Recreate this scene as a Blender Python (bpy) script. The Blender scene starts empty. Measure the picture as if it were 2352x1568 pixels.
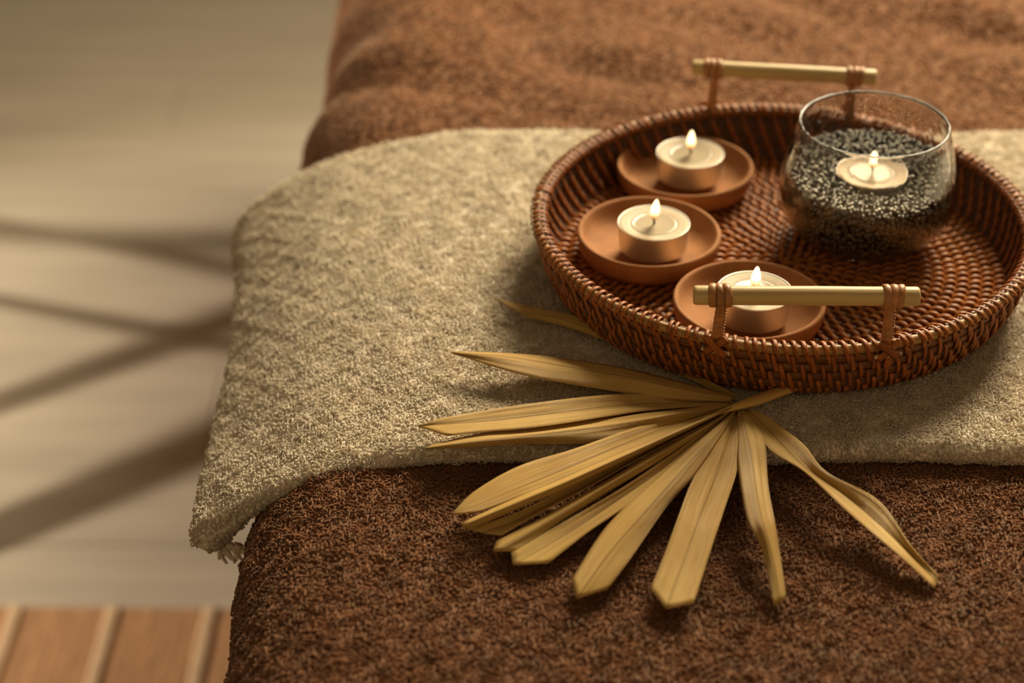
import bpy, math, random
import numpy as np
from mathutils import Vector, Matrix
PI = math.pi
rng = np.random.default_rng(7)
random.seed(7)
scn = bpy.context.scene
COL = scn.collection

# ------------------------------------------------------------------ camera
F_PX, PITCH = 4400.18, 0.57324
CAM = np.array([-0.14604, -0.90554, 0.5371])
cd = bpy.data.cameras.new('camera'); cam = bpy.data.objects.new('camera', cd); COL.objects.link(cam)
cam.location = CAM; cam.rotation_euler = (PI/2 - PITCH, 0, 0)
cd.sensor_fit = 'HORIZONTAL'; cd.sensor_width = 36; cd.lens = F_PX/2352*36
cd.clip_start = .01; cd.clip_end = 30
cd.dof.use_dof = True; cd.dof.focus_distance = 0.925; cd.dof.aperture_fstop = 4.8
cd.dof.aperture_blades = 0
scn.camera = cam

# ------------------------------------------------------------------ world, lights, exposure
w = bpy.data.worlds.new('world'); scn.world = w; w.use_nodes = True
bg = w.node_tree.nodes['Background']; bg.inputs[0].default_value = (1.0, .70, .42, 1); bg.inputs[1].default_value = .11

def light(name, kind, loc, target, power, color, **k):
    l = bpy.data.lights.new(name, kind); l.energy = power; l.color = color
    for a, b in k.items(): setattr(l, a, b)
    o = bpy.data.objects.new(name, l); COL.objects.link(o); o.location = loc
    d = Vector(target) - Vector(loc); o.rotation_euler = d.to_track_quat('-Z', 'Y').to_euler()
    return o
# tall window behind the bed on the right, and an added unseen spot, low on the left, to cast the floor bands
light('window_light', 'AREA', (.56, 1.26, 1.02), (-.05, .1, 0), 67, (1.0, .83, .57), shape='RECTANGLE', size=.8, size_y=.8)
BAND_LIGHT = np.array([-2.4, .72, -.13])
light('added_band_spot', 'SPOT', BAND_LIGHT, (-.52, .74, -.62), 480, (1.0, .85, .66), spot_size=math.radians(46), spot_blend=.8, shadow_soft_size=.017)
vs = scn.view_settings
vs.view_transform = 'Standard'; vs.look = 'None'; vs.gamma = 1; vs.use_curve_mapping = False
vs.exposure = 0.1

# ------------------------------------------------------------------ helpers
def ray(u, v):
    a = (u-1176)/F_PX; b = -(v-784)/F_PX; s, c = math.sin(PITCH), math.cos(PITCH)
    return np.array([a, c+b*s, -s+b*c])
def pz(u, v, z):
    d = ray(u, v); return CAM + d*((z-CAM[2])/d[2])

def link(name, me, mats=None, parent=None):
    o = bpy.data.objects.new(name, me); COL.objects.link(o)
    if mats is not None:
        for m in (mats if isinstance(mats, (list, tuple)) else [mats]):
            if len(me.materials) < (len(mats) if isinstance(mats, (list, tuple)) else 1): me.materials.append(m)
    if parent: o.parent = parent
    return o
def mesh(verts, faces, smooth=True, uv=None):
    me = bpy.data.meshes.new('m'); me.from_pydata([tuple(v) for v in verts], [], [tuple(f) for f in faces])
    if smooth: me.polygons.foreach_set('use_smooth', [True]*len(me.polygons))
    if uv is not None:
        l = me.uv_layers.new(name='UVMap'); vi = np.empty(len(me.loops), int); me.loops.foreach_get('vertex_index', vi)
        l.data.foreach_set('uv', np.asarray(uv, np.float32)[vi].ravel())
    me.update(); return me
def mesh_np(V, Q, smooth=True):
    """vertices (n,3), quads (m,4) straight into a mesh"""
    me = bpy.data.meshes.new('m'); V = np.ascontiguousarray(V, np.float32); Q = np.ascontiguousarray(Q, np.int32)
    me.vertices.add(len(V)); me.vertices.foreach_set('co', V.ravel())
    k = Q.shape[1]
    me.loops.add(Q.size); me.loops.foreach_set('vertex_index', Q.ravel())
    me.polygons.add(len(Q)); me.polygons.foreach_set('loop_start', np.arange(len(Q), dtype=np.int32)*k)
    me.polygons.foreach_set('loop_total', np.full(len(Q), k, np.int32))
    me.polygons.foreach_set('use_smooth', np.full(len(Q), smooth))
    me.update(calc_edges=True); me.validate(); return me
def tag(o, label, cat, group=None, kind=None):
    o['label'] = label
    if cat: o['category'] = cat
    if group: o['group'] = group
    if kind: o['kind'] = kind
    return o
def empty(name, loc=(0, 0, 0), rz=0):
    o = bpy.data.objects.new(name, None); COL.objects.link(o); o.location = loc; o.rotation_euler.z = rz
    o.empty_display_size = .01; return o
def grid_faces(nu, nv, cu=False, cv=False):
    f = []
    for i in range(nu if cu else nu-1):
        for j in range(nv if cv else nv-1):
            f.append((i*nv+j, i*nv+(j+1) % nv, ((i+1) % nu)*nv+(j+1) % nv, ((i+1) % nu)*nv+j))
    return f
def lathe(prof, seg=64, center=(0, 0, 0), wob=0):
    V = []; n = len(prof)
    for i in range(seg):
        a = 2*PI*i/seg
        for r, z in prof:
            k = 1 + wob*math.sin(2*a+1)+wob*.6*math.sin(3*a)
            V.append((center[0]+max(r, 1e-5)*k*math.cos(a), center[1]+max(r, 1e-5)*k*math.sin(a), center[2]+z))
    F = grid_faces(seg, n, cu=True)
    F = [tuple(reversed(f)) for f in F]
    return V, F
def frames(P):
    P = np.asarray(P, float); T = np.gradient(P, axis=0); T /= np.linalg.norm(T, axis=1)[:, None]
    return P, T
def tube(P, rad, sides=8, flat=1.0, up=(0, 0, 1), cap=True, upvec=None):
    """sweep; rad scalar or per point; flat = thickness along the up side over width; upvec = per point up"""
    P, T = frames(P); n = len(P); rad = np.broadcast_to(np.asarray(rad, float), (n,))
    U = np.tile(np.array(up, float), (n, 1)) if upvec is None else np.asarray(upvec, float)
    B = np.cross(T, U); l = np.linalg.norm(B, axis=1); B[l < 1e-6] = (1, 0, 0); B /= np.linalg.norm(B, axis=1)[:, None]
    N = np.cross(B, T)
    V = []
    for i in range(n):
        for k in range(sides):
            a = 2*PI*k/sides
            V.append(P[i]+rad[i]*(math.cos(a)*B[i]+flat*math.sin(a)*N[i]))
    F = grid_faces(n, sides, cv=True)
    if cap:
        F.append(tuple(range(sides))[::-1]); F.append(tuple((n-1)*sides+k for k in range(sides)))
    return V, F
class MB:
    def __init__(s): s.V = []; s.F = []
    def add(s, VF):
        b = len(s.V); s.V += [tuple(v) for v in VF[0]]; s.F += [tuple(i+b for i in f) for f in VF[1]]; return s
    def mesh(s, smooth=True): return mesh(s.V, s.F, smooth)
def box(x0, x1, y0, y1, z0, z1, bev=0):
    if bev <= 0:
        V = [(x, y, z) for x in (x0, x1) for y in (y0, y1) for z in (z0, z1)]
        return V, [(0, 1, 3, 2), (4, 6, 7, 5), (0, 4, 5, 1), (2, 3, 7, 6), (0, 2, 6, 4), (1, 5, 7, 3)]
    b = bev
    V = []
    for z, e in ((z0, 0), (z1-b, 0), (z1, b)):
        V += [(x0+e, y0+e, z), (x1-e, y0+e, z), (x1-e, y1-e, z), (x0+e, y1-e, z)]
    F = [(3, 2, 1, 0), (8, 9, 10, 11)]
    for k in range(2):
        for i in range(4): F.append((k*4+i, k*4+(i+1) % 4, k*4+4+(i+1) % 4, k*4+4+i))
    return V, F
def spline(pts, n):
    """smooth resample of a polyline, uniform in arc length"""
    p = np.asarray(pts, float)
    if len(p) > 2:
        q = [p[0]]
        pp = np.vstack([2*p[0]-p[1], p, 2*p[-1]-p[-2]])
        for i in range(1, len(pp)-2):
            for t in np.linspace(0, 1, 13)[1:]:
                a, b, c, d = pp[i-1], pp[i], pp[i+1], pp[i+2]
                q.append(.5*((2*b)+(-a+c)*t+(2*a-5*b+4*c-d)*t*t+(-a+3*b-3*c+d)*t**3))
        p = np.array(q)
    s = np.concatenate([[0], np.cumsum(np.linalg.norm(np.diff(p, axis=0), axis=1))]); u = np.linspace(0, s[-1], n)
    return np.stack([np.interp(u, s, p[:, k]) for k in range(p.shape[1])], 1)
def waves(seed, n, lo, hi):
    r = np.random.default_rng(seed); k = r.uniform(lo, hi, n); a = r.uniform(0, 2*PI, n); ph = r.uniform(0, 2*PI, n)
    def f(x, y):
        out = 0
        for i in range(n): out = out + np.sin(k[i]*(np.cos(a[i])*x+np.sin(a[i])*y)+ph[i])
        return out/math.sqrt(n/2)
    return f

# ------------------------------------------------------------------ materials
def mat(name, col, rough=.6, metal=0, noise=None, bump=None, sheen=0, spec=.5, sss=0, coat=0):
    """noise = (scale, dark factor, light factor[, stretch]); bump = (scale, strength, distance[, stretch])"""
    m = bpy.data.materials.new(name); m.use_nodes = True; nt = m.node_tree; N = nt.nodes; Lk = nt.links
    b = N['Principled BSDF']; b.inputs['Roughness'].default_value = rough; b.inputs['Metallic'].default_value = metal
    b.inputs['Base Color'].default_value = (*col, 1); b.inputs['Specular IOR Level'].default_value = spec
    if sheen:
        b.inputs['Sheen Weight'].default_value = sheen; b.inputs['Sheen Roughness'].default_value = .5
        b.inputs['Sheen Tint'].default_value = (1.0, .82, .62, 1)
    if sss:
        b.inputs['Subsurface Weight'].default_value = sss; b.inputs['Subsurface Radius'].default_value = (1, .45, .18); b.inputs['Subsurface Scale'].default_value = .009
    if coat: b.inputs['Coat Weight'].default_value = coat
    def tex(scale, stretch, detail=3):
        tc = N.new('ShaderNodeTexCoord'); mp = N.new('ShaderNodeMapping'); mp.inputs['Scale'].default_value = stretch
        t = N.new('ShaderNodeTexNoise'); t.inputs['Scale'].default_value = scale; t.inputs['Detail'].default_value = detail
        Lk.new(tc.outputs['Object'], mp.inputs[0]); Lk.new(mp.outputs[0], t.inputs['Vector']); return t
    if noise:
        t = tex(noise[0], noise[3] if len(noise) > 3 else (1, 1, 1)); r = N.new('ShaderNodeValToRGB')
        r.color_ramp.elements[0].position = .3; r.color_ramp.elements[1].position = .7
        r.color_ramp.elements[0].color = (*[c*noise[1] for c in col], 1); r.color_ramp.elements[1].color = (*[min(1, c*noise[2]) for c in col], 1)
        Lk.new(t.outputs['Fac'], r.inputs[0]); Lk.new(r.outputs[0], b.inputs['Base Color'])
    if bump:
        t = tex(bump[0], bump[3] if len(bump) > 3 else (1, 1, 1), 4); bn = N.new('ShaderNodeBump')
        bn.inputs['Strength'].default_value = bump[1]; bn.inputs['Distance'].default_value = bump[2]
        Lk.new(t.outputs['Fac'], bn.inputs['Height']); Lk.new(bn.outputs[0], b.inputs['Normal'])
    return m
def soften(m, f):
    """let some light through the yarn"""
    nt = m.node_tree; b = nt.nodes['Principled BSDF']; tr = nt.nodes.new('ShaderNodeBsdfTranslucent'); mx = nt.nodes.new('ShaderNodeMixShader'); mx.inputs[0].default_value = f
    nt.links.new(b.inputs['Base Color'].links[0].from_socket, tr.inputs[0]); nt.links.new(b.outputs[0], mx.inputs[1]); nt.links.new(tr.outputs[0], mx.inputs[2])
    nt.links.new(mx.outputs[0], nt.nodes['Material Output'].inputs[0]); return m
def vary_by_object(m, amt):
    """small colour difference from piece to piece"""
    nt = m.node_tree; b = nt.nodes['Principled BSDF']; oi = nt.nodes.new('ShaderNodeObjectInfo'); hv = nt.nodes.new('ShaderNodeHueSaturation')
    mr = nt.nodes.new('ShaderNodeMapRange'); mr.inputs['To Min'].default_value = 1-amt; mr.inputs['To Max'].default_value = 1+amt
    nt.links.new(oi.outputs['Random'], mr.inputs[0]); nt.links.new(mr.outputs[0], hv.inputs['Value'])
    if b.inputs['Base Color'].links: nt.links.new(b.inputs['Base Color'].links[0].from_socket, hv.inputs['Color'])
    else: hv.inputs['Color'].default_value = b.inputs['Base Color'].default_value
    nt.links.new(hv.outputs[0], b.inputs['Base Color'])
    return m

M = {}
M['floor'] = vary_by_object(mat('pale_wood', (.34, .295, .23), .5, noise=(3, .86, 1.08, (1, 9, 1)), bump=(18, .15, .002, (1, 10, 1))), .05)
M['subfloor'] = mat('subfloor', (.16, .11, .07), .9, noise=(20, .8, 1.2))
M['rug'] = mat('woven_rug', (.30, .155, .066), .95, noise=(30, .75, 1.25, (8, .5, 1)), bump=(220, .6, .002))
M['rug_stripe'] = mat('rug_stripe', (.42, .29, .17), .95, noise=(60, .85, 1.1), bump=(300, .5, .002))
M['brown'] = mat('brown_terry', (.26, .104, .041), .95, noise=(90, .65, 1.25), sheen=.5, spec=.2)
M['brown_base'] = mat('brown_cloth', (.27, .125, .060), 1, noise=(120, .75, 1.2), bump=(500, .8, .002), sheen=.5, spec=.1)
M['white'] = mat('cream_terry', (.92, .845, .70), .95, noise=(60, .92, 1.04), spec=.2)
M['white_base'] = mat('cream_cloth', (.91, .835, .69), 1, noise=(120, .85, 1.1), bump=(600, .8, .002), spec=.1)
M['vinyl'] = mat('vinyl', (.55, .45, .33), .5, noise=(40, .95, 1.05))
M['wood'] = mat('wood', (.30, .17, .08), .5, noise=(12, .7, 1.2, (8, 8, 1)))
M['cane'] = vary_by_object(mat('rattan_strand', (.33, .103, .020), .48, noise=(260, .72, 1.25), spec=.32), .18)
M['cane_core'] = mat('rattan_core', (.19, .072, .020), .5, noise=(300, .6, 1.3, (.3, .3, 4)), bump=(900, .4, .0004, (.2, .2, 4)))
M['cane_rim'] = mat('rattan_rim', (.42, .235, .078), .45, noise=(250, .65, 1.25, (.3, .3, 5)), bump=(900, .4, .0004, (.2, .2, 5)))
M['cane_light'] = vary_by_object(mat('rattan_lashing', (.43, .20, .072), .42, noise=(260, .75, 1.2), spec=.45), .12)
M['gap_shade'] = mat('rattan_gap_shade', (.085, .032, .011), .7, noise=(300, .6, 1.3))  # shade of the gaps in the weave, put into the colour
M['cane_floor'] = vary_by_object(mat('rattan_floor', (.39, .135, .026), .46, noise=(200, .7, 1.25), spec=.3), .18)
M['bamboo'] = mat('bamboo', (.60, .45, .19), .42, noise=(40, .88, 1.07, (.6, 14, 14)), bump=(80, .2, .0005, (.4, 14, 14)))
M['cut_end'] = mat('cut_cane', (.75, .58, .33), .7, noise=(900, .8, 1.1))
M['clay'] = mat('clay', (.40, .175, .062), .8, noise=(70, .8, 1.18), bump=(1200, .35, .0004), spec=.3)
M['cup'] = mat('tin_cup', (.74, .68, .60), .40, metal=.8, noise=(50, .93, 1.03))
M['wax'] = mat('wax', (.68, .53, .36), .5, sss=.8, spec=.25, noise=(60, .97, 1.03))
M['wax_pool'] = mat('melted_wax', (.70, .54, .35), .14, sss=.3, spec=.3, noise=(60, .97, 1.03))
M['wick'] = mat('wick', (.03, .02, .015), .9, noise=(800, .7, 1.3))
M['seeds'] = mat('dark_seed', (.15, .145, .115), .27, metal=.5, noise=(260, .25, 1.7), spec=.8)
M['seed_bed'] = mat('seed_bed', (.02, .018, .014), .9, noise=(500, .6, 1.4))

soften(M['brown'], .22); soften(M['white'], .5)
def leaf_mat():
    m = bpy.data.materials.new('dry_palm'); m.use_nodes = True; nt = m.node_tree; N = nt.nodes; L = nt.links
    b = N['Principled BSDF']; b.inputs['Roughness'].default_value = .42; b.inputs['Specular IOR Level'].default_value = .4
    tc = N.new('ShaderNodeTexCoord'); mp = N.new('ShaderNodeMapping'); mp.inputs['Scale'].default_value = (40, .6, 1)
    t = N.new('ShaderNodeTexNoise'); t.inputs['Scale'].default_value = 2.2; t.inputs['Detail'].default_value = 4
    L.new(tc.outputs['UV'], mp.inputs[0]); L.new(mp.outputs[0], t.inputs['Vector'])
    t2 = N.new('ShaderNodeTexNoise'); t2.inputs['Scale'].default_value = 26; t2.inputs['Detail'].default_value = 2
    L.new(tc.outputs['Object'], t2.inputs['Vector'])
    mx = N.new('ShaderNodeMath'); mx.operation = 'ADD'; L.new(t.outputs['Fac'], mx.inputs[0]); L.new(t2.outputs['Fac'], mx.inputs[1])
    r = N.new('ShaderNodeValToRGB'); e = r.color_ramp.elements
    e[0].position = .60; e[0].color = (.66, .395, .105, 1); e[1].position = 1.0; e[1].color = (.80, .545, .17, 1)
    hf = N.new('ShaderNodeMath'); hf.operation = 'MULTIPLY'; hf.inputs[1].default_value = .82; L.new(mx.outputs[0], hf.inputs[0]); L.new(hf.outputs[0], r.inputs[0])
    # thin brown midrib down the middle of each leaflet
    su = N.new('ShaderNodeSeparateXYZ'); L.new(tc.outputs['UV'], su.inputs[0])
    ds = N.new('ShaderNodeMath'); ds.operation = 'SUBTRACT'; ds.inputs[1].default_value = .5; L.new(su.outputs['X'], ds.inputs[0])
    ab = N.new('ShaderNodeMath'); ab.operation = 'ABSOLUTE'; L.new(ds.outputs[0], ab.inputs[0])
    mr = N.new('ShaderNodeMapRange'); mr.inputs['From Min'].default_value = .008; mr.inputs['From Max'].default_value = .028; mr.inputs['To Min'].default_value = .8; mr.inputs['To Max'].default_value = 0
    L.new(ab.outputs[0], mr.inputs[0])
    mc = N.new('ShaderNodeMix'); mc.data_type = 'RGBA'; L.new(mr.outputs[0], mc.inputs['Factor']); L.new(r.outputs[0], mc.inputs['A']); mc.inputs['B'].default_value = (.30, .155, .03, 1)
    r = mc; L.new(r.outputs['Result'], b.inputs['Base Color'])
    bn = N.new('ShaderNodeBump'); bn.inputs['Strength'].default_value = .8; bn.inputs['Distance'].default_value = .0007
    L.new(t.outputs['Fac'], bn.inputs['Height']); L.new(bn.outputs[0], b.inputs['Normal'])
    tr = N.new('ShaderNodeBsdfTranslucent'); L.new(r.outputs['Result'], tr.inputs[0])
    ms = N.new('ShaderNodeMixShader'); ms.inputs[0].default_value = .14
    L.new(b.outputs[0], ms.inputs[1]); L.new(tr.outputs[0], ms.inputs[2]); L.new(ms.outputs[0], N['Material Output'].inputs[0])
    return m
M['leaf'] = leaf_mat()
def glass_mat():
    m = bpy.data.materials.new('smoky_glass'); m.use_nodes = True; nt = m.node_tree; N = nt.nodes; L = nt.links
    b = N['Principled BSDF']; b.inputs['Base Color'].default_value = (.93, .90, .86, 1); b.inputs['Roughness'].default_value = .015
    b.inputs['Transmission Weight'].default_value = 1; b.inputs['IOR'].default_value = 1.48
    tc = N.new('ShaderNodeTexCoord'); mp = N.new('ShaderNodeMapping'); mp.inputs['Scale'].default_value = (1, 1, .45)
    t = N.new('ShaderNodeTexNoise'); t.inputs['Scale'].default_value = 170; t.inputs['Detail'].default_value = 1
    L.new(tc.outputs['Object'], mp.inputs[0]); L.new(mp.outputs[0], t.inputs['Vector'])
    bn = N.new('ShaderNodeBump'); bn.inputs['Strength'].default_value = .34; bn.inputs['Distance'].default_value = .0012
    L.new(t.outputs['Fac'], bn.inputs['Height']); L.new(bn.outputs[0], b.inputs['Normal'])
    return m
M['glass'] = glass_mat()
def flame_mat():
    m = bpy.data.materials.new('flame'); m.use_nodes = True; nt = m.node_tree; N = nt.nodes; L = nt.links
    for n in list(N):
        if n.type != 'OUTPUT_MATERIAL': N.remove(n)
    tc = N.new('ShaderNodeTexCoord'); sp = N.new('ShaderNodeSeparateXYZ'); L.new(tc.outputs['Generated'], sp.inputs[0])
    r = N.new('ShaderNodeValToRGB'); e = r.color_ramp.elements
    e[0].position = 0; e[0].color = (.9, .22, .04, 1); e[1].position = .45; e[1].color = (1, .74, .36, 1)
    x = e.new(.2); x.color = (1, .40, .09, 1)
    s = N.new('ShaderNodeValToRGB'); e = s.color_ramp.elements
    e[0].position = .0; e[0].color = (.02, .02, .02, 1); e[1].position = .45; e[1].color = (1, 1, 1, 1)
    L.new(sp.outputs['Z'], r.inputs[0]); L.new(sp.outputs['Z'], s.inputs[0])
    mu = N.new('ShaderNodeMath'); mu.operation = 'MULTIPLY'; mu.inputs[1].default_value = 3.0; L.new(s.outputs[0], mu.inputs[0])
    em = N.new('ShaderNodeEmission'); L.new(r.outputs[0], em.inputs[0]); L.new(mu.outputs[0], em.inputs[1])
    tr = N.new('ShaderNodeBsdfTransparent'); mx = N.new('ShaderNodeMixShader')
    fr = N.new('ShaderNodeMapRange'); fr.inputs['From Max'].default_value = .35; fr.inputs['To Min'].default_value = .12; fr.inputs['To Max'].default_value = .95
    L.new(sp.outputs['Z'], fr.inputs[0]); L.new(fr.outputs[0], mx.inputs[0])
    L.new(tr.outputs[0], mx.inputs[1]); L.new(em.outputs[0], mx.inputs[2]); L.new(mx.outputs[0], N['Material Output'].inputs[0])
    return m
M['flame'] = flame_mat()

# ------------------------------------------------------------------ floor of planks
FZ = -.62
fl = link('floor', mesh(*box(-3.4, 2.4, -2.0, 4.2, FZ-.05, FZ-.012), smooth=False), M['subfloor']); fl['kind'] = 'structure'
pl_me = mesh(*box(-.6994, .6994, -.0742, .0742, -.0125, 0, .0015), smooth=False); pl_me.materials.append(M['floor'])
for j in range(41):
    y = -1.93 + j*.149; off = (j*.53) % 1.4
    for i in range(5):
        x = -3.4 + off + i*1.4 - .3
        if x-.7 < -3.5 or x+.7 > 2.5: continue
        o = bpy.data.objects.new('plank', pl_me); COL.objects.link(o); o.location = (x, y, FZ); o.parent = fl

M['wall'] = mat('plaster', (.62, .52, .40), .9, noise=(4, .96, 1.03), bump=(60, .1, .003))
for nm, b_ in (('wall_back', (-3.5, 2.5, 4.2, 4.3)), ('wall_front', (-3.5, 2.5, -2.1, -2.0)), ('wall_left', (-3.5, -3.4, -2.0, 4.2)), ('wall_right', (2.4, 2.5, -2.0, 4.2))):
    o = link(nm, mesh(*box(*b_, FZ-.05, FZ+2.6), smooth=False), M['wall']); o['kind'] = 'structure'

# ------------------------------------------------------------------ striped rug
rug = empty('striped_rug', (-.78, -.02, FZ)); tag(rug, 'tan woven floor rug with pale stripes beside the bed', 'rug')
RZ = math.radians(-.6); rug.rotation_euler.z = RZ
link('rug_body', mesh(*box(-.62, .50, -.60, .455, 0.0005, .007, .003), smooth=False), M['rug'], rug)
st = mesh(*box(-.0055, .0055, -.598, .453, .004, .0085, .001), smooth=False); st.materials.append(M['rug_stripe'])
for k in range(-6, 7):
    o = bpy.data.objects.new('stripe', st); COL.objects.link(o); o.parent = rug; o.location = (.266+k*.0885, 0, 0) if -.6 < .266+k*.0885 < .49 else (.6, 0, 0)
    if not -.6 < .266+k*.0885 < .49: bpy.data.objects.remove(o)

# ------------------------------------------------------------------ massage table under the cover
tb = empty('massage_table', (.085, .33, FZ)); tag(tb, 'padded massage table under the brown cover', 'table')
link('padded_top', mesh(*box(-.345, .345, -.92, .92, .50, .594, .02)), M['vinyl'], tb)
for sx in (-1, 1):
    for sy in (-1, 1):
        link('leg', mesh(*box(sx*.27-.022, sx*.27+.022, sy*.62-.022, sy*.62+.022, 0, .5), smooth=False), M['wood'], tb)
for sy in (-1, 1): link('rail', mesh(*box(-.25, .25, sy*.62-.012, sy*.62+.012, .36, .42), smooth=False), M['wood'], tb)

# ------------------------------------------------------------------ brown terry cover
ZB, RB, XL, XR = -.0140, .065, -.2125, .385     # top height, edge radius, where the flat top ends
fold1, fold2, und = waves(3, 7, 18, 42), waves(5, 9, 60, 130), waves(9, 6, 10, 26)
def brown_pt(q, y):
    """q runs across the bed along the cloth: 0 at the left end of the flat top, negative down the left side"""
    q = np.asarray(q, float); y = np.asarray(y, float); A = RB*PI/2; Wf = XR-XL
    th = np.clip(-q/RB, 0, PI/2); th2 = np.clip((q-Wf)/RB, 0, PI/2)
    x = np.where(q < 0, XL-RB*np.sin(th), np.where(q > Wf, XR+RB*np.sin(th2), XL+q))
    z = np.where(q < 0, ZB-RB*(1-np.cos(th))-np.maximum(-q-A, 0), np.where(q > Wf, ZB-RB*(1-np.cos(th2))-np.maximum(q-Wf-A, 0), ZB))
    nx = np.where(q < 0, -np.sin(th), np.where(q > Wf, np.sin(th2), 0)); nz = np.where(q < 0, np.cos(th), np.where(q > Wf, np.cos(th2), 1))
    back = np.clip((y-.17)/.15, 0, 1); front = np.clip((-.17-y)/.08, 0, 1)
    edge = np.clip(-q/.05, 0, 1)
    d = back*(.0062*np.abs(fold1(q*.8+y*.6, y*.7-q*.3))**1.2+.0013*fold2(q*.7+y*.5, y*.7)+.003*edge*np.sin(y*55+2*np.sin(q*30))) \
        + front*(.0011*und(q, y)+.0004*fold2(q, y)) + .0012*edge*und(q*2, y*3)
    return np.stack([x+nx*d, y, z+nz*d], -1)
def normals(fn, a, b, e=4e-4):
    du = fn(a+e, b)-fn(a-e, b); dv = fn(a, b+e)-fn(a, b-e); n = np.cross(du, dv); return n/np.linalg.norm(n, axis=-1)[..., None]
def loops(P, N, ang, half, h, rad, nseg, lean=0.35, sides=3, twist=None):
    """little arched yarn loops standing on a surface, one mesh"""
    n = len(P); ref = np.tile(np.array([0., 1., 0.]), (n, 1)); t1 = np.cross(ref, N); t1 /= np.linalg.norm(t1, axis=1)[:, None]+1e-9; t2 = np.cross(N, t1)
    T = np.cos(ang)[:, None]*t1+np.sin(ang)[:, None]*t2; B = np.cross(N, T)
    half = half*rng.uniform(.75, 1.3, n); h = h*rng.uniform(.6, 1.35, n); rad = rad*rng.uniform(.8, 1.2, n)
    ln = rng.normal(0, lean, (n, 2))
    V = np.empty((n, nseg+1, sides, 3))
    for i in range(nseg+1):
        a = PI*i/nseg; c, s = math.cos(a), math.sin(a)
        p = P - T*(half*c)[:, None] + N*(h*s-.0003)[:, None] + B*((h*ln[:, 0]*s) + half*.5*(i/nseg-.5))[:, None] + T*(h*ln[:, 1]*s)[:, None]
        tg = T*(half*s)[:, None] + N*(h*c)[:, None]; tg /= np.linalg.norm(tg, axis=1)[:, None]
        n2 = np.cross(B, tg)
        for k in range(sides):
            b = 2*PI*k/sides + i*.5
            V[:, i, k] = p + (rad*(1-.25*abs(c)))[:, None]*(math.cos(b)*B+math.sin(b)*n2)
    base = np.arange(n)[:, None]*((nseg+1)*sides); F = []
    for i in range(nseg):
        for k in range(sides):
            k2 = (k+1) % sides
            F.append(np.concatenate([base+i*sides+k, base+i*sides+k2, base+(i+1)*sides+k2, base+(i+1)*sides+k], 1))
    return V.reshape(-1, 3), np.concatenate(F, 0)

cov = empty('brown_cover', (0, 0, 0)); tag(cov, 'dark brown terry cover spread over the bed', 'blanket')
qs = np.linspace(-.43, XR-XL+.43, 190); ys = np.linspace(-.60, 1.26, 300)
Q, Y = np.meshgrid(qs, ys, indexing='ij'); G = brown_pt(Q, Y)
o = link('cloth', mesh_np(G.reshape(-1, 3), np.array([(a, d, c, b) for a, b, c, d in grid_faces(len(qs), len(ys))])), M['brown_base'], cov)
md = o.modifiers.new('thickness', 'SOLIDIFY'); md.thickness = .003; md.offset = -1
def jgrid(a0, a1, b0, b1, sp):
    na, nb = int((a1-a0)/sp), int((b1-b0)/sp); A, B = np.meshgrid(np.arange(na), np.arange(nb), indexing='ij')
    A = a0+(A+.5*(B % 2)+rng.uniform(-.38, .38, A.shape)+.5)*sp; B = b0+(B+rng.uniform(-.38, .38, B.shape)+.5)*sp
    return A.ravel(), B.ravel()
dirf = waves(21, 8, 120, 420); clump = waves(22, 10, 200, 700)
def pile(name, parent, m, regs, fn, flip=1):
    Vs, Fs, b = [], [], 0
    for (a0, a1, b0, b1, sp, half, h, rad, nseg, keep) in regs:
        a, bb = jgrid(a0, a1, b0, b1, sp)
        P = fn(a, bb); N = normals(fn, a, bb)*flip
        k = keep(P) if keep else np.ones(len(P), bool)
        P, N, a, bb = P[k], N[k], a[k], bb[k]
        ang = dirf(a, bb)*1.3+rng.normal(0, .7, len(a)); hh = h*(1+.28*clump(a, bb))
        V, F = loops(P, N, ang, half, np.clip(hh, h*.35, h*1.7), rad, nseg)
        Vs.append(V); Fs.append(F+b); b += len(V)
    o = link(name, mesh_np(np.concatenate(Vs), np.concatenate(Fs)), m, parent); o['kind'] = 'stuff'; return o
pile('terry_pile', cov, M['brown'], [
    (-.115, .43, -.40, -.158, .00180, .00128, .0017, .00064, 3, lambda P: (P[:, 2] > -.095)),
    (-.13, .52, .150, .66, .0026, .0020, .0008, .0011, 2, None),
    (-.43, -.115, -.42, .66, .0050, .0030, .0022, .0019, 2, None)], brown_pt)

# ------------------------------------------------------------------ cream towel
TH = .0115
path = spline([(.42, -.0012), (.2, -.0012), (0, -.0012), (-.10, -.0012), (-.165, -.0018), (-.198, -.0045), (-.229, -.0115), (-.257, -.0220), (-.281, -.0365), (-.300, -.0520), (-.309, -.0625)], 400)
PS = np.concatenate([[0], np.cumsum(np.linalg.norm(np.diff(path, axis=0), axis=1))]); SE = PS[-1]
YB, YF, RR = .1745, -.1625, TH/2
sec = [(YB-RR*1.2, 0.0), (YF+RR*1.9, 0.0)]
for k in range(1, 10):
    a = PI*k/10; sec.append((YF+RR*.9 - (RR*1.55)*math.sin(a), -RR+RR*math.cos(a)))
sec += [(YF+RR*.9, -TH), (YB-RR, -TH)]
for k in range(1, 10):
    a = PI+PI*k/10; sec.append((YB-RR*1.2 - RR*1.2*math.sin(a), -RR+RR*math.cos(a)))
sec.append(sec[0]); sec = np.array(sec)
SW = np.concatenate([[0], np.cumsum(np.linalg.norm(np.diff(sec, axis=0), axis=1))]); WE = SW[-1]
tw1, tw2 = waves(31, 6, 15, 45), waves(32, 8, 60, 170)
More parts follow.
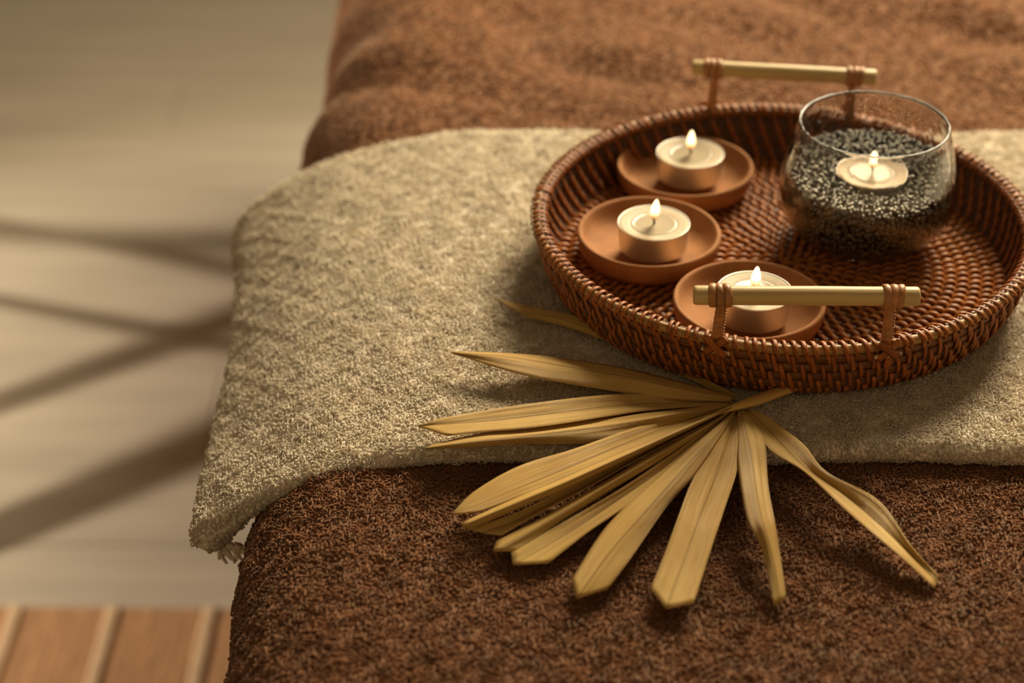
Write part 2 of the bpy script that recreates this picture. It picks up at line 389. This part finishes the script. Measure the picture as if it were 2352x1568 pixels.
def towel_pt(s, wv):
    s = np.asarray(s, float); wv = np.asarray(wv, float)
    y = np.interp(wv, SW, sec[:, 0]); h = np.interp(wv, SW, sec[:, 1])
    ext = np.interp(y, [-.17, -.12, -.05, .02, .09, .14, .18], [-.007, -.002, .0, -.001, .005, .016, .022]); end = np.clip((s-SE+.10)/.10, 0, 1)
    ss = np.clip(s, 0, SE)
    x = np.interp(ss, PS, path[:, 0]); z = np.interp(ss, PS, path[:, 1])
    e = .004; x1, x0 = np.interp(np.clip(ss+e, 0, SE), PS, path[:, 0]), np.interp(np.clip(ss-e, 0, SE), PS, path[:, 0])
    z1, z0 = np.interp(np.clip(ss+e, 0, SE), PS, path[:, 1]), np.interp(np.clip(ss-e, 0, SE), PS, path[:, 1])
    tx, tz = x1-x0, z1-z0; l = np.sqrt(tx*tx+tz*tz)+1e-9; tx, tz = tx/l, tz/l; nx, nz = tz, -tx   # tx<0 -> nz>0
    r = .0058; fac = np.sqrt(np.clip(1-np.clip((ss-(SE-r))/r, 0, 1)**2, .0, 1))*.97+.03*(ss < SE)
    fat = 1+.75*np.clip((ss-SE+.04)/.04, 0, 1)*np.clip((-.06-y)/.10, 0, 1)     # the hem is folded double at the near corner
    off = -TH/2+(h+TH/2)*fac; off = np.where(h < -TH/2, off*fat, off)
    wob = (.0006*tw1(x, y)+.00035*tw2(x, y))*np.clip((np.hypot(x, y)-.12)/.03, 0, 1)
    lift = end*np.interp(y, [-.17, -.10, 0, .08, .18], [.002, .0005, .0015, .004, .008])
    yy = y + .0018*np.sin(x*31+.6)*np.where(h < -.0005, 1, .3) + .010*end*(np.clip((y-.1)/.07, 0, 1))*0
    off = off + np.where(h > -.004, wob, 0) + lift
    return np.stack([x+nx*off+tx*ext*end, yy, z+nz*off+tz*ext*end], -1)
tow = empty('cream_towel', (0, 0, 0)); tag(tow, 'folded cream terry towel lying across the brown bed under the tray', 'towel')
ss = np.concatenate([np.linspace(0, SE-.02, 150), np.linspace(SE-.02, SE, 14)[1:]])
ww = np.unique(np.concatenate([np.linspace(0, SW[1], 70), SW[1:12], np.linspace(SW[11], SW[12], 20), SW[12:]]))[:-1]
S_, W_ = np.meshgrid(ss, ww, indexing='ij'); G = towel_pt(S_, W_)
tf = np.array([(a, d, c, b) for a, b, c, d in grid_faces(len(ss), len(ww), cv=True)])
o = link('cloth', mesh_np(G.reshape(-1, 3), tf), M['white_base'], tow)
for k_ in range(11):     # loose yarn ends under the near corner of the hem
    u_ = 492+6.5*k_; v_ = 1258+1.2*k_; z_ = -.078-.0006*k_; L_ = (.013, .010, .015, .012, .014, .009, .012, .008, .011, .007, .008)[k_]
    a_ = pz(u_, v_, z_); n_ = 8
    link('fringe', mesh(*tube([a_+np.array([.0012*math.sin(i*.6+k_)+.0004*i, .0008*i/8, .005-L_*i/(n_-1)]) for i in range(n_)], [.0016*(1-.6*(i/(n_-1))**2) for i in range(n_)], 7, up=(0, 1, 0))), M['white_base'], tow)
def keep_white(P): return (np.hypot(P[:, 0], P[:, 1]) > .117) & (P[:, 0] < .27)
pile('terry_pile', tow, M['white'], [
    (.14, SE-.0004, 0, SW[10], .00162, .00100, .00125, .00055, 3, keep_white),
    (.14, SE-.0004, SW[13], WE, .0022, .0013, .0016, .0005, 2, keep_white),
    (SE-.055, SE-.0004, SW[11], SW[12], .0022, .0014, .0016, .0005, 2, None)], towel_pt, 1)

# ------------------------------------------------------------------ rattan tray
tray = empty('rattan_tray', (0, 0, 0)); tag(tray, 'round reddish brown woven rattan tray with two bamboo handles', 'tray')
RIM_R, RIM_Z = .1327, .0330
wall_z = np.array([0, .004, .010, .016, .022, .028, RIM_Z]); wall_r = np.array([.1195, .1235, .1268, .1290, .1306, .1318, RIM_R])
def wr(z): return np.interp(z, wall_z, wall_r)
def ring(r, z, rw, rh, n=150, sides=8, tilt=0):
    V = []
    for i in range(n):
        a = 2*PI*i/n
        for k in range(sides):
            b = 2*PI*k/sides; dr, dz = rw*math.cos(b), rh*math.sin(b)
            V.append(((r+dr+tilt*dz)*math.cos(a), (r+dr+tilt*dz)*math.sin(a), z+dz))
    return V, [tuple(reversed(f)) for f in grid_faces(n, sides, cu=True, cv=True)]
rows = [.0032, .0092, .0152, .0212, .0270]
for z in rows:
    link('wall_hoop', mesh(*ring(wr(z)-.0008, z, .0017, .0030, tilt=.25)), M['cane_core'], tray)
link('wall_gap_backing', mesh(*lathe([(wr(z)-.0026, z) for z in (.001, .008, .015, .022, .030)]+[(wr(z)-.0012, z) for z in (.030, .022, .015, .008, .001)], 96)), M['gap_shade'], tray)  # added dark sheet behind the strands, reads as shade in the gaps
link('rim_hoop', mesh(*ring(RIM_R-.0002, RIM_Z, .0023, .0026)), M['cane_rim'], tray)
link('inner_rim_hoop', mesh(*ring(RIM_R-.0036, RIM_Z-.0012, .0015, .0026)), M['cane_core'], tray)
NS = 86
def strand_path(z_top, z_bot, slant, bulge, over=False):
    P, U = [], []
    if over:   # comes up on the inside, over the rim, then down outside
        for a in np.linspace(1.02*PI, .10*PI, 8):
            rr = RIM_R-.0012+.0050*math.cos(a)*.98; zz = RIM_Z-.0004+.0036*math.sin(a)
            P.append((rr, -.0010+.0006*(PI-a), zz)); U.append((math.cos(a), 0, math.sin(a)))
    n = 7
    for i in range(n):
        t = i/(n-1); z = z_top+(z_bot-z_top)*t; r = wr(z)+.0012+bulge*math.sin(PI*(t*.92+.04 if not over else .5+t*.5))
        if i == n-1: r -= .0009
        if i == 0 and not over: r -= .0009
        P.append((r, .0012+slant*t if over else slant*(t-.5), z)); U.append((1, 0, .2))
    out = []
    for r, tn, z in P:
        a = tn/RIM_R; out.append((r*math.cos(a), r*math.sin(a), z))
    return out, U
def strand_mesh(*a, width=.00095, **k):
    P, U = strand_path(*a, **k); V, F = tube(P, width*1.12, 6, flat=.34, upvec=U); return V, F
kinds = []       # (mesh data, angles)
def pitch(n, off): return [2*PI*(i+off)/n for i in range(n)]
items = []
for v in range(3):
    w_ = .00092+.00012*v; sl = .0028+.0004*v
    long_ = strand_mesh(RIM_Z-.001, rows[4]-.0030, sl, .0006, over=True, width=w_)
    short_ = strand_mesh(RIM_Z-.001, RIM_Z-.0042, sl*.5, .0002, over=True, width=w_)
    wl = [strand_mesh(rows[j]+.0032, rows[j-1]-.0032, sl, .0009, width=w_) for j in (4, 3, 2, 1)]
    base_ = strand_mesh(rows[0]+.0034, .0002, sl*.4, .0007, width=w_*1.15)
    kinds.append(dict(long=long_, short=short_, w0=wl[0], w1=wl[1], w2=wl[2], w3=wl[3], base=base_))
for key, off, pr in (('long', 0, 1.0), ('short', .42, 1.0), ('w0', .5, .9), ('w1', .05, .85), ('w2', .55, .8), ('w3', .1, .7), ('base', .6, .6)):
    for a in pitch(NS, off):
        items.append((key, a+random.uniform(-.006, .006), random.randrange(3)))
datas = [{k: mesh(*v) for k, v in kk.items()} for kk in kinds]
for kk in datas:
    for me in kk.values(): me.materials.append(M['cane'])
def score(it):    # how large it shows: near side first, facing the camera, rim wraps all round
    k, a, v = it; face = -math.sin(a)*.9-.15*math.cos(a)
    return face + (.55 if k in ('long', 'short') else 0)
items.sort(key=score, reverse=True)
mb = MB()
def rotz(V, a):
    c, s = math.cos(a), math.sin(a); return [(x*c-y*s, x*s+y*c, z) for x, y, z in V]
for i, (k, a, v) in enumerate(items):
    if i < 300:
        o = bpy.data.objects.new('cane_strand', datas[v][k]); COL.objects.link(o); o.parent = tray; o.rotation_euler.z = a
    else:
        V, F = kinds[v][k]; mb.add((rotz(V, a), F))
# strands on the inside of the wall
for j in (4, 3, 2, 1):
    for a in pitch(NS, .3*j):
        P = []
        for t in np.linspace(0, 1, 5):
            z = rows[j]+.003+(rows[j-1]-.006-rows[j])*t; r = wr(z)-.0030-.0008*math.sin(PI*t); b = a-(.003*(t-.5))/RIM_R
            P.append((r*math.cos(b), r*math.sin(b), z))
        mb.add(tube(P, .00105, 5, flat=.45, upvec=[(-math.cos(a), -math.sin(a), 0)]*5))
o = link('wall_weave', mb.mesh(), M['cane'], tray); o['kind'] = 'stuff'
# floor of the tray: coils held by radial stitches
link('base_disc', mesh(*lathe([(.0, .0004), (.121, .0004), (.121, .0016), (.0, .0016)], 96)), M['gap_shade'], tray)  # added dark disc, stands for the shade between coils
RP = .0066; nr = 18
for k in range(1, nr+1):
    link('base_coil', mesh(*ring(RP*k, .0030, .0026, .0018, n=max(24, 6*k+24), sides=6)), M['cane_core'], tray)
def stitch(v):
    P = []
    for t in np.linspace(-1, 1, 7): P.append((t*RP*.62, (.0009+.0003*v)*t, .0056-.0030*abs(t)**2.6))
    return tube(P, .00150+.00012*v, 6, flat=.6)
sk = [stitch(v) for v in range(3)]; sd = [mesh(*s) for s in sk]
for me in sd: me.materials.append(M['cane_floor'])
sts = []
for k in range(1, nr+1):
    n = max(6, int(2*PI*RP*k/.0058))
    for i in range(n): sts.append((k, 2*PI*(i+.5*(k % 2)+random.uniform(-.1, .1))/n, random.randrange(3)))
blk = [(-.0714, .0047, .042), (-.0458, .0824, .042), (-.024, -.0655, .042), (.049, .024, .045)]
def sscore(s):
    k, a, v = s; x, y = RP*k*math.cos(a), RP*k*math.sin(a)
    return y + (1 if any(math.hypot(x-bx, y-by) < br for bx, by, br in blk) else 0)
sts.sort(key=sscore)
mb = MB()
for i, (k, a, v) in enumerate(sts):
    if i < 300:
        o = bpy.data.objects.new('base_stitch', sd[v]); COL.objects.link(o); o.parent = tray; o.location = (RP*k*math.cos(a), RP*k*math.sin(a), 0); o.rotation_euler.z = a
    else:
        V = [(x+RP*k, y, z) for x, y, z in sk[v][0]]; mb.add((rotz(V, a), sk[v][1]))
o = link('base_weave', mb.mesh(), M['cane_floor'], tray); o['kind'] = 'stuff'
# handles
def handle(cx, cy, cz, ang, L, sgn):
    d = np.array([math.cos(ang), math.sin(ang), 0]); C = np.array([cx, cy, cz]); rr = .0047
    prof = []
    t = np.concatenate([[-L/2, -L/2+.0006], np.linspace(-L/2+.0015, L/2-.0015, 12), [L/2-.0006, L/2]])
    rad = np.array([rr*.86, rr*.97]+[rr]*12+[rr*.97, rr*.86]); rad[2:-2] *= 1+.012*np.sin(np.arange(12)*1.3)
    rod = link('handle', mesh(*tube([C+d*a for a in t], rad, 20)), M['bamboo'], tray)
    for s in (-1, 1):
        ctr = C+d*(s*(L/2-.0125))
        for k in (-1, 0, 1):
            c = ctr+d*(k*.0034); n = 22; V = []
            for i in range(n):
                a = 2*PI*i/n; e = np.array([-d[1]*math.cos(a), d[0]*math.cos(a), math.sin(a)]); slope = .0012*math.sin(a+k)*s*.5
                for q in range(8):
                    b = 2*PI*q/8
                    V.append(c+d*(slope+.0018*math.cos(b))+e*(rr+.0006+.0007*math.sin(b)+(.0022*max(0, -math.sin(a))**4 if k == s*-0 else 0)))
            link('lashing', mesh(V, grid_faces(n, 8, cu=True, cv=True)), M['cane_light'], rod)
        # post from the rim up to the rod
        top = ctr+np.array([0, 0, -rr-.0004])-d*s*.0008
        fx = ctr[0]-d[0]*s*.0004; ry = sgn*math.sqrt(max(RIM_R**2-fx**2, 0)); foot = np.array([fx, ry-sgn*.0006, RIM_Z-.001])
        n = 46; P = [foot+(top-foot)*i/(n-1) for i in range(n)]
        radp = [.0023+.0006*(1-i/(n-1))+.00026*abs(math.sin(PI*7*i/(n-1)))-.00013 for i in range(n)]
        link('post', mesh(*tube(P, radp, 12, up=(0, 1, 0))), M['cane_light'], rod)
        # braid up the side of the post
        hx = []
        for i in range(90):
            u = i/89; p = foot+(top-foot)*u; a = u*2*PI*13; side = d*(.0024+.0003*math.cos(a))+np.array([0, sgn*(.0008+.0007*math.sin(a)), .0004*math.cos(a)])
            hx.append(p+side)
        link('braid', mesh(*tube(hx, .0005, 5)), M['cane_light'], rod)
        # crossed tie over the rim and tail strip, cut ends of the core
        rn = np.array([fx, ry, 0])/RIM_R; tn = np.array([-rn[1], rn[0], 0])*(-sgn)
        for q in (1, -1):
            P = []
            for u in np.linspace(-1, 1, 11):
                zz = RIM_Z+.0040-.0095*(u*.5+.5)
                P.append(rn*(RIM_R+.0030+.0010*math.cos(u*1.4)+(.0006 if q > 0 else 0))+tn*(q*.0052*u)+np.array([0, 0, zz]))
            link('tie', mesh(*tube(P, .0021, 6, flat=.25, upvec=[rn]*11)), M['cane'], rod)
        P = [rn*(wr(z)+.0032)+tn*(.0006+.05*(RIM_Z-z))+np.array([0, 0, z]) for z in np.linspace(RIM_Z-.002, RIM_Z-.0135, 6)]
        link('tail', mesh(*tube(P, .0016, 6, flat=.3, upvec=[rn]*6)), M['cane'], rod)
        P = [rn*(RIM_R+.0026)+tn*x+np.array([0, 0, RIM_Z-.0042]) for x in (-.0068, -.0066, .0072, .0074)]
        link('peg', mesh(*tube(P, [.0008, .0011, .0011, .0008], 8)), M['cut_end'], rod)
handle(-.0058, -.1268, .0603, -.0118, .1073, -1)
handle(.0133, .1235, .0603, -.1306, .1073, 1)

# ------------------------------------------------------------------ clay saucers
TF = .0062       # top of the tray floor
prof = [(0, 0), (.026, 0), (.0325, .0006), (.0362, .0028), (.0385, .0070), (.0393, .0118), (.0394, .0142), (.0389, .0152), (.0380, .0155), (.0371, .0151), (.0364, .0138),
        (.0352, .0105), (.0325, .0072), (.027, .0052), (.018, .0044), (0, .0042)]
spots = [((-.0458, .0822), 'back'), ((-.0714, .0045), 'mid'), ((-.0240, -.0658), 'front')]
slab = {'back': 'round clay saucer at the back of the tray under a lit tealight', 'mid': 'round clay saucer at the left of the tray under a lit tealight',
        'front': 'round clay saucer behind the front bamboo handle under a lit tealight'}
for (x, y), k in spots:
    o = link('clay_saucer', mesh(*lathe(prof, 72, wob=.006)), M['clay']); o.location = (x, y, TF); o.rotation_euler.z = random.uniform(0, 6)
    tag(o, slab[k], 'saucer', 'clay saucers on the tray')

# ------------------------------------------------------------------ tealights
TR = .0193
def tealight(x, y, ztop, label, lean, group, flame_h=.0125):
    z0 = ztop-.0152
    t = empty('tealight_candle', (x, y, z0)); tag(t, label, 'candle', group)
    link('cup', mesh(*lathe([(0, .0004), (.0165, .0004), (.0172, 0), (.0180, .0004), (.0184, .0016), (TR-.0002, .0140), (TR+.0002, .0150), (TR, .0154), (TR-.0004, .0150), (TR-.0005, .0135), (.0180, .0120)], 72)), M['cup'], t)
    link('wax', mesh(*lathe([(0, .0022), (.0180, .0022), (TR-.0007, .0149), (TR-.0012, .0151), (.0172, .0150), (.0150, .0148), (.0125, .0146), (.0115, .0142), (0, .0142)], 72)), M['wax'], t)
    link('wax_pool', mesh(*lathe([(0, .01440), (.0092, .01442), (.0112, .01455), (.0122, .01480), (.0124, .0146), (.011, .0141), (0, .0141)], 72)), M['wax_pool'], t)
    wp = spline([(0, 0, .0141), (.0002, 0, .0160), (-.0003, .0001, .0178), (-.0008, .0001, .0190)], 10)
    link('wick', mesh(*tube(wp, [.0006]*8+[.0005, .0003], 7, up=(1, 0, 0))), M['wick'], t)
    V = []; n, sg = 16, 20; fh = flame_h
    for i in range(n):
        u = i/(n-1); r = .0025*math.sqrt(max(0, 1-(2*u**.78-1)**2))*(1.08-.42*u**2)+1e-5
        for k in range(sg):
            a = 2*PI*k/sg; V.append((r*math.cos(a)+lean*fh*u**1.4, r*math.sin(a), .0172+fh*u))
    link('flame', mesh(V, grid_faces(n, sg, cv=True)), M['flame'], t)
tealight(-.0434, .0797, .0303, 'lit tealight on the clay saucer at the back of the tray', .02, 'lit tealights on clay saucers')
tealight(-.0695, -.0024, .0303, 'lit tealight on the clay saucer at the left of the tray', .09, 'lit tealights on clay saucers')
tealight(-.0226, -.0728, .0303, 'lit tealight on the clay saucer just behind the front bamboo handle', .04, 'lit tealights on clay saucers')

# ------------------------------------------------------------------ glass bowl with dark seeds and a tealight
GX, GY, GZ = .0490, .0240, TF+.0004
outer = [(0, 0), (.024, 0), (.0300, .0012), (.0360, .0050), (.0420, .0115), (.0460, .0195), (.0479, .0290), (.0476, .0385), (.0455, .0500), (.0425, .0620), (.0404, .0690)]
outer = [tuple(p) for p in spline(outer, 44)]
inner = [(r-.0016 if r > .02 else r, z) for r, z in outer]
inn = [(max(r-.0017, 0) if i < 40 else r-.0016, max(z, .0042)) for i, (r, z) in enumerate(outer)]
inn = [p for p in inn if p[1] > .0043 or p[0] < .030]
lip = [(.0404, .0698), (.0401, .0703), (.0396, .0704), (.0391, .0701), (.0388, .0695)]
gb = link('glass_bowl', mesh(*lathe(outer+lip+list(reversed(inn)), 128)), M['glass']); gb.location = (GX, GY, GZ)
tag(gb, 'clear glass bowl filled with dark seeds standing on the tray', 'bowl')
ip = np.array(sorted([(z, r) for r, z in inn if z > .0043]))
def ir(z): return np.interp(z, ip[:, 0], ip[:, 1])
def seed_top(r, a): return .0400+.0012*(r/.045)**2+.0008*math.sin(2*a+.5)+.0025*math.sin(a)*r/.045
bed = [(0, .0048), (.026, .0048)]+[(ir(z)-.0030, z) for z in np.linspace(.007, .0355, 14)]+[(.030, .0350), (.0205, .0345), (.0203, .026), (0, .026)]
sv = []
for z in np.linspace(.0065, .046, 18):
    R = ir(z)-.0012; n = int(2*PI*R/.0026)
    for i in range(n):
        a = 2*PI*(i+random.random()*.7)/n; zz = z+random.uniform(-.0008, .0008)
        if zz < seed_top(R, a): sv.append((R-random.uniform(0, .0006), a, zz))
for L_ in range(2):
    for k in range(1, 19):
        R = k*.0024; n = max(4, int(2*PI*R/.0026))
        for i in range(n):
            a = 2*PI*(i+random.random()*.8)/n; z = seed_top(R, a)-L_*.0016+random.uniform(-.0007, .0007)
            r = R+random.uniform(-.0007, .0007)
            if r > ir(z)-.0012: continue
            x, y = r*math.cos(a), r*math.sin(a)
            if math.hypot(x-.001, y+.004) < TR+.0006: continue
            sv.append((r, a, z))
sv = np.array(sv); n = len(sv); C = np.stack([sv[:, 0]*np.cos(sv[:, 1]), sv[:, 0]*np.sin(sv[:, 1]), sv[:, 2]], 1)
unit = []; nu, nv = 7, 5
for i in range(nv):
    th = PI*(i+.12)/(nv-1+.24)
    for k in range(nu): unit.append((math.sin(th)*math.cos(2*PI*k/nu), math.sin(th)*math.sin(2*PI*k/nu), math.cos(th)))
unit = np.array(unit)*np.array([.00130, .00130, .00180])
Rm = []
q = rng.normal(size=(n, 4)); q /= np.linalg.norm(q, axis=1)[:, None]; a, b, c, d = q.T
Rm = np.stack([np.stack([1-2*(c*c+d*d), 2*(b*c-a*d), 2*(b*d+a*c)], 1), np.stack([2*(b*c+a*d), 1-2*(b*b+d*d), 2*(c*d-a*b)], 1), np.stack([2*(b*d-a*c), 2*(c*d+a*b), 1-2*(b*b+c*c)], 1)], 1)
V = np.einsum('nij,vj->nvi', Rm, unit)*rng.uniform(.8, 1.15, (n, 1, 1))+C[:, None]
# keep every seed inside the glass
rad = np.hypot(V[..., 0], V[..., 1]); lim = ir(V[..., 2])-.0002; sc_ = np.minimum(1, lim/np.maximum(rad, 1e-6)); V[..., 0] *= sc_; V[..., 1] *= sc_
V[..., 2] = np.maximum(V[..., 2], .0046)
qf = np.array([(a_, d_, c_, b_) for a_, b_, c_, d_ in grid_faces(nv, nu, cv=True)])
Fq = (qf[None]+(np.arange(n)*len(unit))[:, None, None]).reshape(-1, 4)
seeds = empty('dark_seeds', (GX, GY, GZ)); tag(seeds, 'heap of small dark grey seeds inside the glass bowl', 'seeds', kind='stuff')
o = link('seed_layer', mesh_np(V.reshape(-1, 3), Fq), M['seeds'], seeds); o['kind'] = 'stuff'
link('seed_core', mesh(*lathe(bed, 64)), M['seed_bed'], seeds)
tealight(GX+.001, GY-.003, .0492, 'lit tealight sunk in the dark seeds inside the glass bowl', .02, None, .0105)

# ------------------------------------------------------------------ dried palm leaf
palm = empty('palm_leaf', (-.033, -.135, 0)); tag(palm, 'dried golden fan palm leaf lying on the towel and brown cover', 'palm leaf')
def to_local(P): return np.asarray(P)-np.array([-.033, -.135, 0])
NL = 34
def leaflet(left, right, mid, zs, crease=.0012, edge=(0, 0), cross=9):
    """left / right edges and the midrib as seen, from the hub to the tip; zs = heights hub..tip; crease lifts (+) or sinks (-) the midrib"""
    l, r, m_ = spline(left, NL), spline(right, NL), spline(mid, NL)
    zz = np.interp(np.linspace(0, 1, NL), np.linspace(0, 1, len(zs)), zs)
    V, uv = [], []; seed = 3*len([c for c in palm.children])
    for i in range(NL):
        u = i/(NL-1); wgt = math.sin(PI*min(1, .08+u*.9))**.5
        for k in range(cross):
            t = k/(cross-1)*2-1       # -1 left .. 1 right
            p = m_[i]+(l[i]-m_[i])*max(0, -t)+(r[i]-m_[i])*max(0, t)
            h = 1.9*crease*(1-abs(t))*wgt + (edge[0]*max(0, -t)+edge[1]*max(0, t))*wgt + .00035*math.sin(t*9+i*.2)*wgt + .0008*math.sin(u*7+len(left)+zs[-1]*900)*u*(1-u)*2
            V.append(to_local(pz(p[0], p[1], zz[i]+h))); uv.append((t*.5+.5, u+seed))
    me = mesh(V, [tuple(reversed(f)) for f in grid_faces(NL, cross)], uv=uv)
    o = link('leaflet', me, M['leaf'], palm); s = o.modifiers.new('thickness', 'SOLIDIFY'); s.thickness = .00035; s.offset = 0
    return o
H0 = .0075
leaflet([(1690, 905), (1560, 838), (1420, 762), (1310, 722), (1230, 706), (1140, 686)], [(1690, 920), (1560, 860), (1420, 795), (1310, 752), (1200, 722), (1141, 688)], [(1690, 912), (1560, 850), (1420, 780), (1310, 738), (1190, 712), (1140, 687)], [.0035, .0022, .0024, .004, .005, .006], .0008, (.002, -.001))
leaflet([(1680, 908), (1560, 876), (1420, 842), (1270, 820), (1160, 811), (1038, 807)], [(1680, 922), (1560, 918), (1460, 906), (1380, 893), (1200, 860), (1039, 812)], [(1680, 915), (1560, 892), (1450, 868), (1300, 842), (1160, 819), (1036, 809)], [H0, .0065, .006, .007, .009, .009], .0018, (-.001, 0))
leaflet([(1680, 918), (1500, 903), (1380, 908), (1200, 929), (1030, 957), (965, 976)], [(1675, 928), (1500, 941), (1400, 955), (1250, 978), (1100, 992), (1028, 1001)], [(1678, 922), (1450, 929), (1290, 946), (1150, 964), (1030, 974), (960, 979)], [H0, .007, .006, .006, .006, .005], -.0012)
leaflet([(1675, 926), (1560, 940), (1400, 958), (1200, 986), (1120, 992), (990, 1021)], [(1675, 936), (1560, 968), (1390, 1015), (1200, 1019), (1075, 1027), (978, 1031)], [(1675, 930), (1560, 950), (1400, 978), (1200, 1003), (1080, 1015), (976, 1030)], [H0, .0065, .004, .003, .003, .002], .0016, (0, -.001))
leaflet([(1678, 930), (1560, 954), (1450, 985), (1320, 1030), (1190, 1071), (1090, 1128), (1040, 1177)], [(1680, 938), (1560, 990), (1450, 1034), (1300, 1098), (1180, 1146), (1100, 1176)], [(1679, 934), (1560, 972), (1450, 1013), (1250, 1097), (1120, 1150), (1034, 1183)], [H0, .0075, .006, .004, .001, -.003], -.0010)
leaflet([(1680, 934), (1560, 984), (1450, 1030), (1300, 1096), (1180, 1146), (1062, 1200)], [(1681, 938), (1560, 998), (1450, 1052), (1300, 1122), (1180, 1172), (1075, 1216)], [(1680, 936), (1560, 990), (1450, 1040), (1300, 1108), (1180, 1158), (1060, 1208)], [H0, .008, .0065, .004, .0, -.004], .0030)
leaflet([(1681, 936), (1560, 994), (1450, 1050), (1300, 1122), (1180, 1180), (1072, 1214)], [(1682, 942), (1600, 986), (1480, 1046), (1350, 1120), (1240, 1178), (1152, 1229)], [(1681, 939), (1570, 994), (1450, 1062), (1320, 1130), (1200, 1190), (1110, 1224)], [.0070, .0065, .005, .002, -.002, -.0055], -.0024)
leaflet([(1682, 938), (1600, 986), (1480, 1052), (1350, 1128), (1240, 1190), (1140, 1243)], [(1684, 942), (1610, 994), (1500, 1068), (1400, 1128), (1280, 1202), (1185, 1266)], [(1683, 940), (1605, 990), (1490, 1058), (1370, 1130), (1250, 1200), (1132, 1266)], [.0068, .0062, .004, .001, -.003, -.006], .0016)
leaflet([(1684, 940), (1600, 1002), (1500, 1072), (1400, 1138), (1280, 1206), (1174, 1270)], [(1687, 945), (1630, 1000), (1560, 1062), (1440, 1160), (1350, 1222), (1259, 1293)], [(1685, 942), (1610, 1004), (1530, 1068), (1420, 1146), (1300, 1228), (1178, 1297)], [.0068, .0062, .004, .001, -.003, -.006], -.0014)
leaflet([(1686, 942), (1600, 1018), (1530, 1078), (1420, 1180), (1370, 1240), (1314, 1330)], [(1690, 947), (1650, 1010), (1596, 1090), (1530, 1165), (1450, 1280), (1396, 1352)], [(1688, 944), (1630, 1012), (1560, 1088), (1470, 1190), (1400, 1270), (1324, 1375)], [.0065, .006, .004, .001, -.003, -.006], .0016)
leaflet([(1689, 944), (1650, 1010), (1592, 1098), (1560, 1180), (1530, 1262), (1494, 1352)], [(1697, 947), (1697, 1010), (1694, 1076), (1665, 1165), (1638, 1245), (1593, 1385)], [(1693, 945), (1672, 1012), (1645, 1090), (1610, 1180), (1580, 1262), (1530, 1398)], [.0065, .006, .0045, .002, -.002, -.005], -.0014)
leaflet([(1693, 945), (1694, 1010), (1695, 1072), (1716, 1190), (1750, 1262), (1777, 1390)], [(1714, 944), (1744, 985), (1758, 1022), (1765, 1120), (1785, 1230), (1806, 1374)], [(1702, 944), (1716, 1005), (1727, 1060), (1745, 1170), (1770, 1262), (1795, 1380)], [.0065, .006, .005, .003, -.003, -.008], .0016)
leaflet([(1704, 943), (1736, 982), (1770, 1035), (1850, 1085), (1950, 1178), (2070, 1280), (2146, 1350)], [(1726, 938), (1766, 958), (1800, 984), (1850, 1024), (1900, 1084), (2020, 1150), (2090, 1250), (2157, 1322)], [(1714, 940), (1752, 974), (1790, 1014), (1850, 1074), (1945, 1140), (2060, 1240), (2152, 1336)], [.0065, .006, .0055, .004, -.001, -.003, -.0095], -.0016, (0, .0005))
# stalk that runs in under the tray
pp = spline([to_local(pz(1612, 962, H0)), to_local(pz(1690, 934, H0+.0008)), to_local(pz(1740, 918, .0058)), to_local(pz(1810, 892, .0042)), to_local(pz(1850, 880, .0035))], 20)
link('stalk', mesh(*tube(pp, [.0008+.0026*min(1, (i/9)**1.2) for i in range(20)], 10, flat=.62)), M['leaf'], palm)

# ------------------------------------------------------------------ unseen rack added out of frame, bars set to throw shadow bands on the floor
rack = empty('shadow_rack', (-1.45, .8, FZ)); tag(rack, 'added rack of slender wooden bars beyond the left edge, casting the shadow bands on the floor', 'rack')
tops = []; o_ = np.array([-1.45, .8, FZ])
for (sx, sy), (ex, ey), r in (((-.776, 1.153), (-.46, 1.041), .0055), ((-.736, .974), (-.49, .892), .006), ((-.689, .767), (-.49, .914), .008), ((-.640, .549), (-.42, .725), .010)):
    S0, E0 = np.array([sx, sy, FZ]), np.array([ex, ey, FZ]); B0 = S0+(S0-E0)/np.linalg.norm(E0-S0)*.13   # where the leg meets the floor
    T0 = E0+(BAND_LIGHT-E0)*((-.44-FZ)/(BAND_LIGHT[2]-FZ)); T1 = B0+(T0-B0)*1.9; tops.append(T1)
    link('leg', mesh(*tube([B0-o_, (B0+T1)/2-o_, T1-o_], r, 10)), M['wood'], rack)
o_ = np.array([-1.45, .8, FZ]); a_, b_ = np.array(tops[3]), np.array(tops[0]); e_ = (b_-a_)/np.linalg.norm(b_-a_)
link('top_bar', mesh(*tube([a_-e_*.05-o_, (a_+b_)/2-o_, b_+e_*.05-o_], .018, 10)), M['wood'], rack)
t_ = (tops[0]+tops[3])/2; foot = np.array([-1.9, 1.2, FZ]); link('leg', mesh(*tube([foot-o_, (foot+t_)/2-o_, t_-o_], .007, 10)), M['wood'], rack)
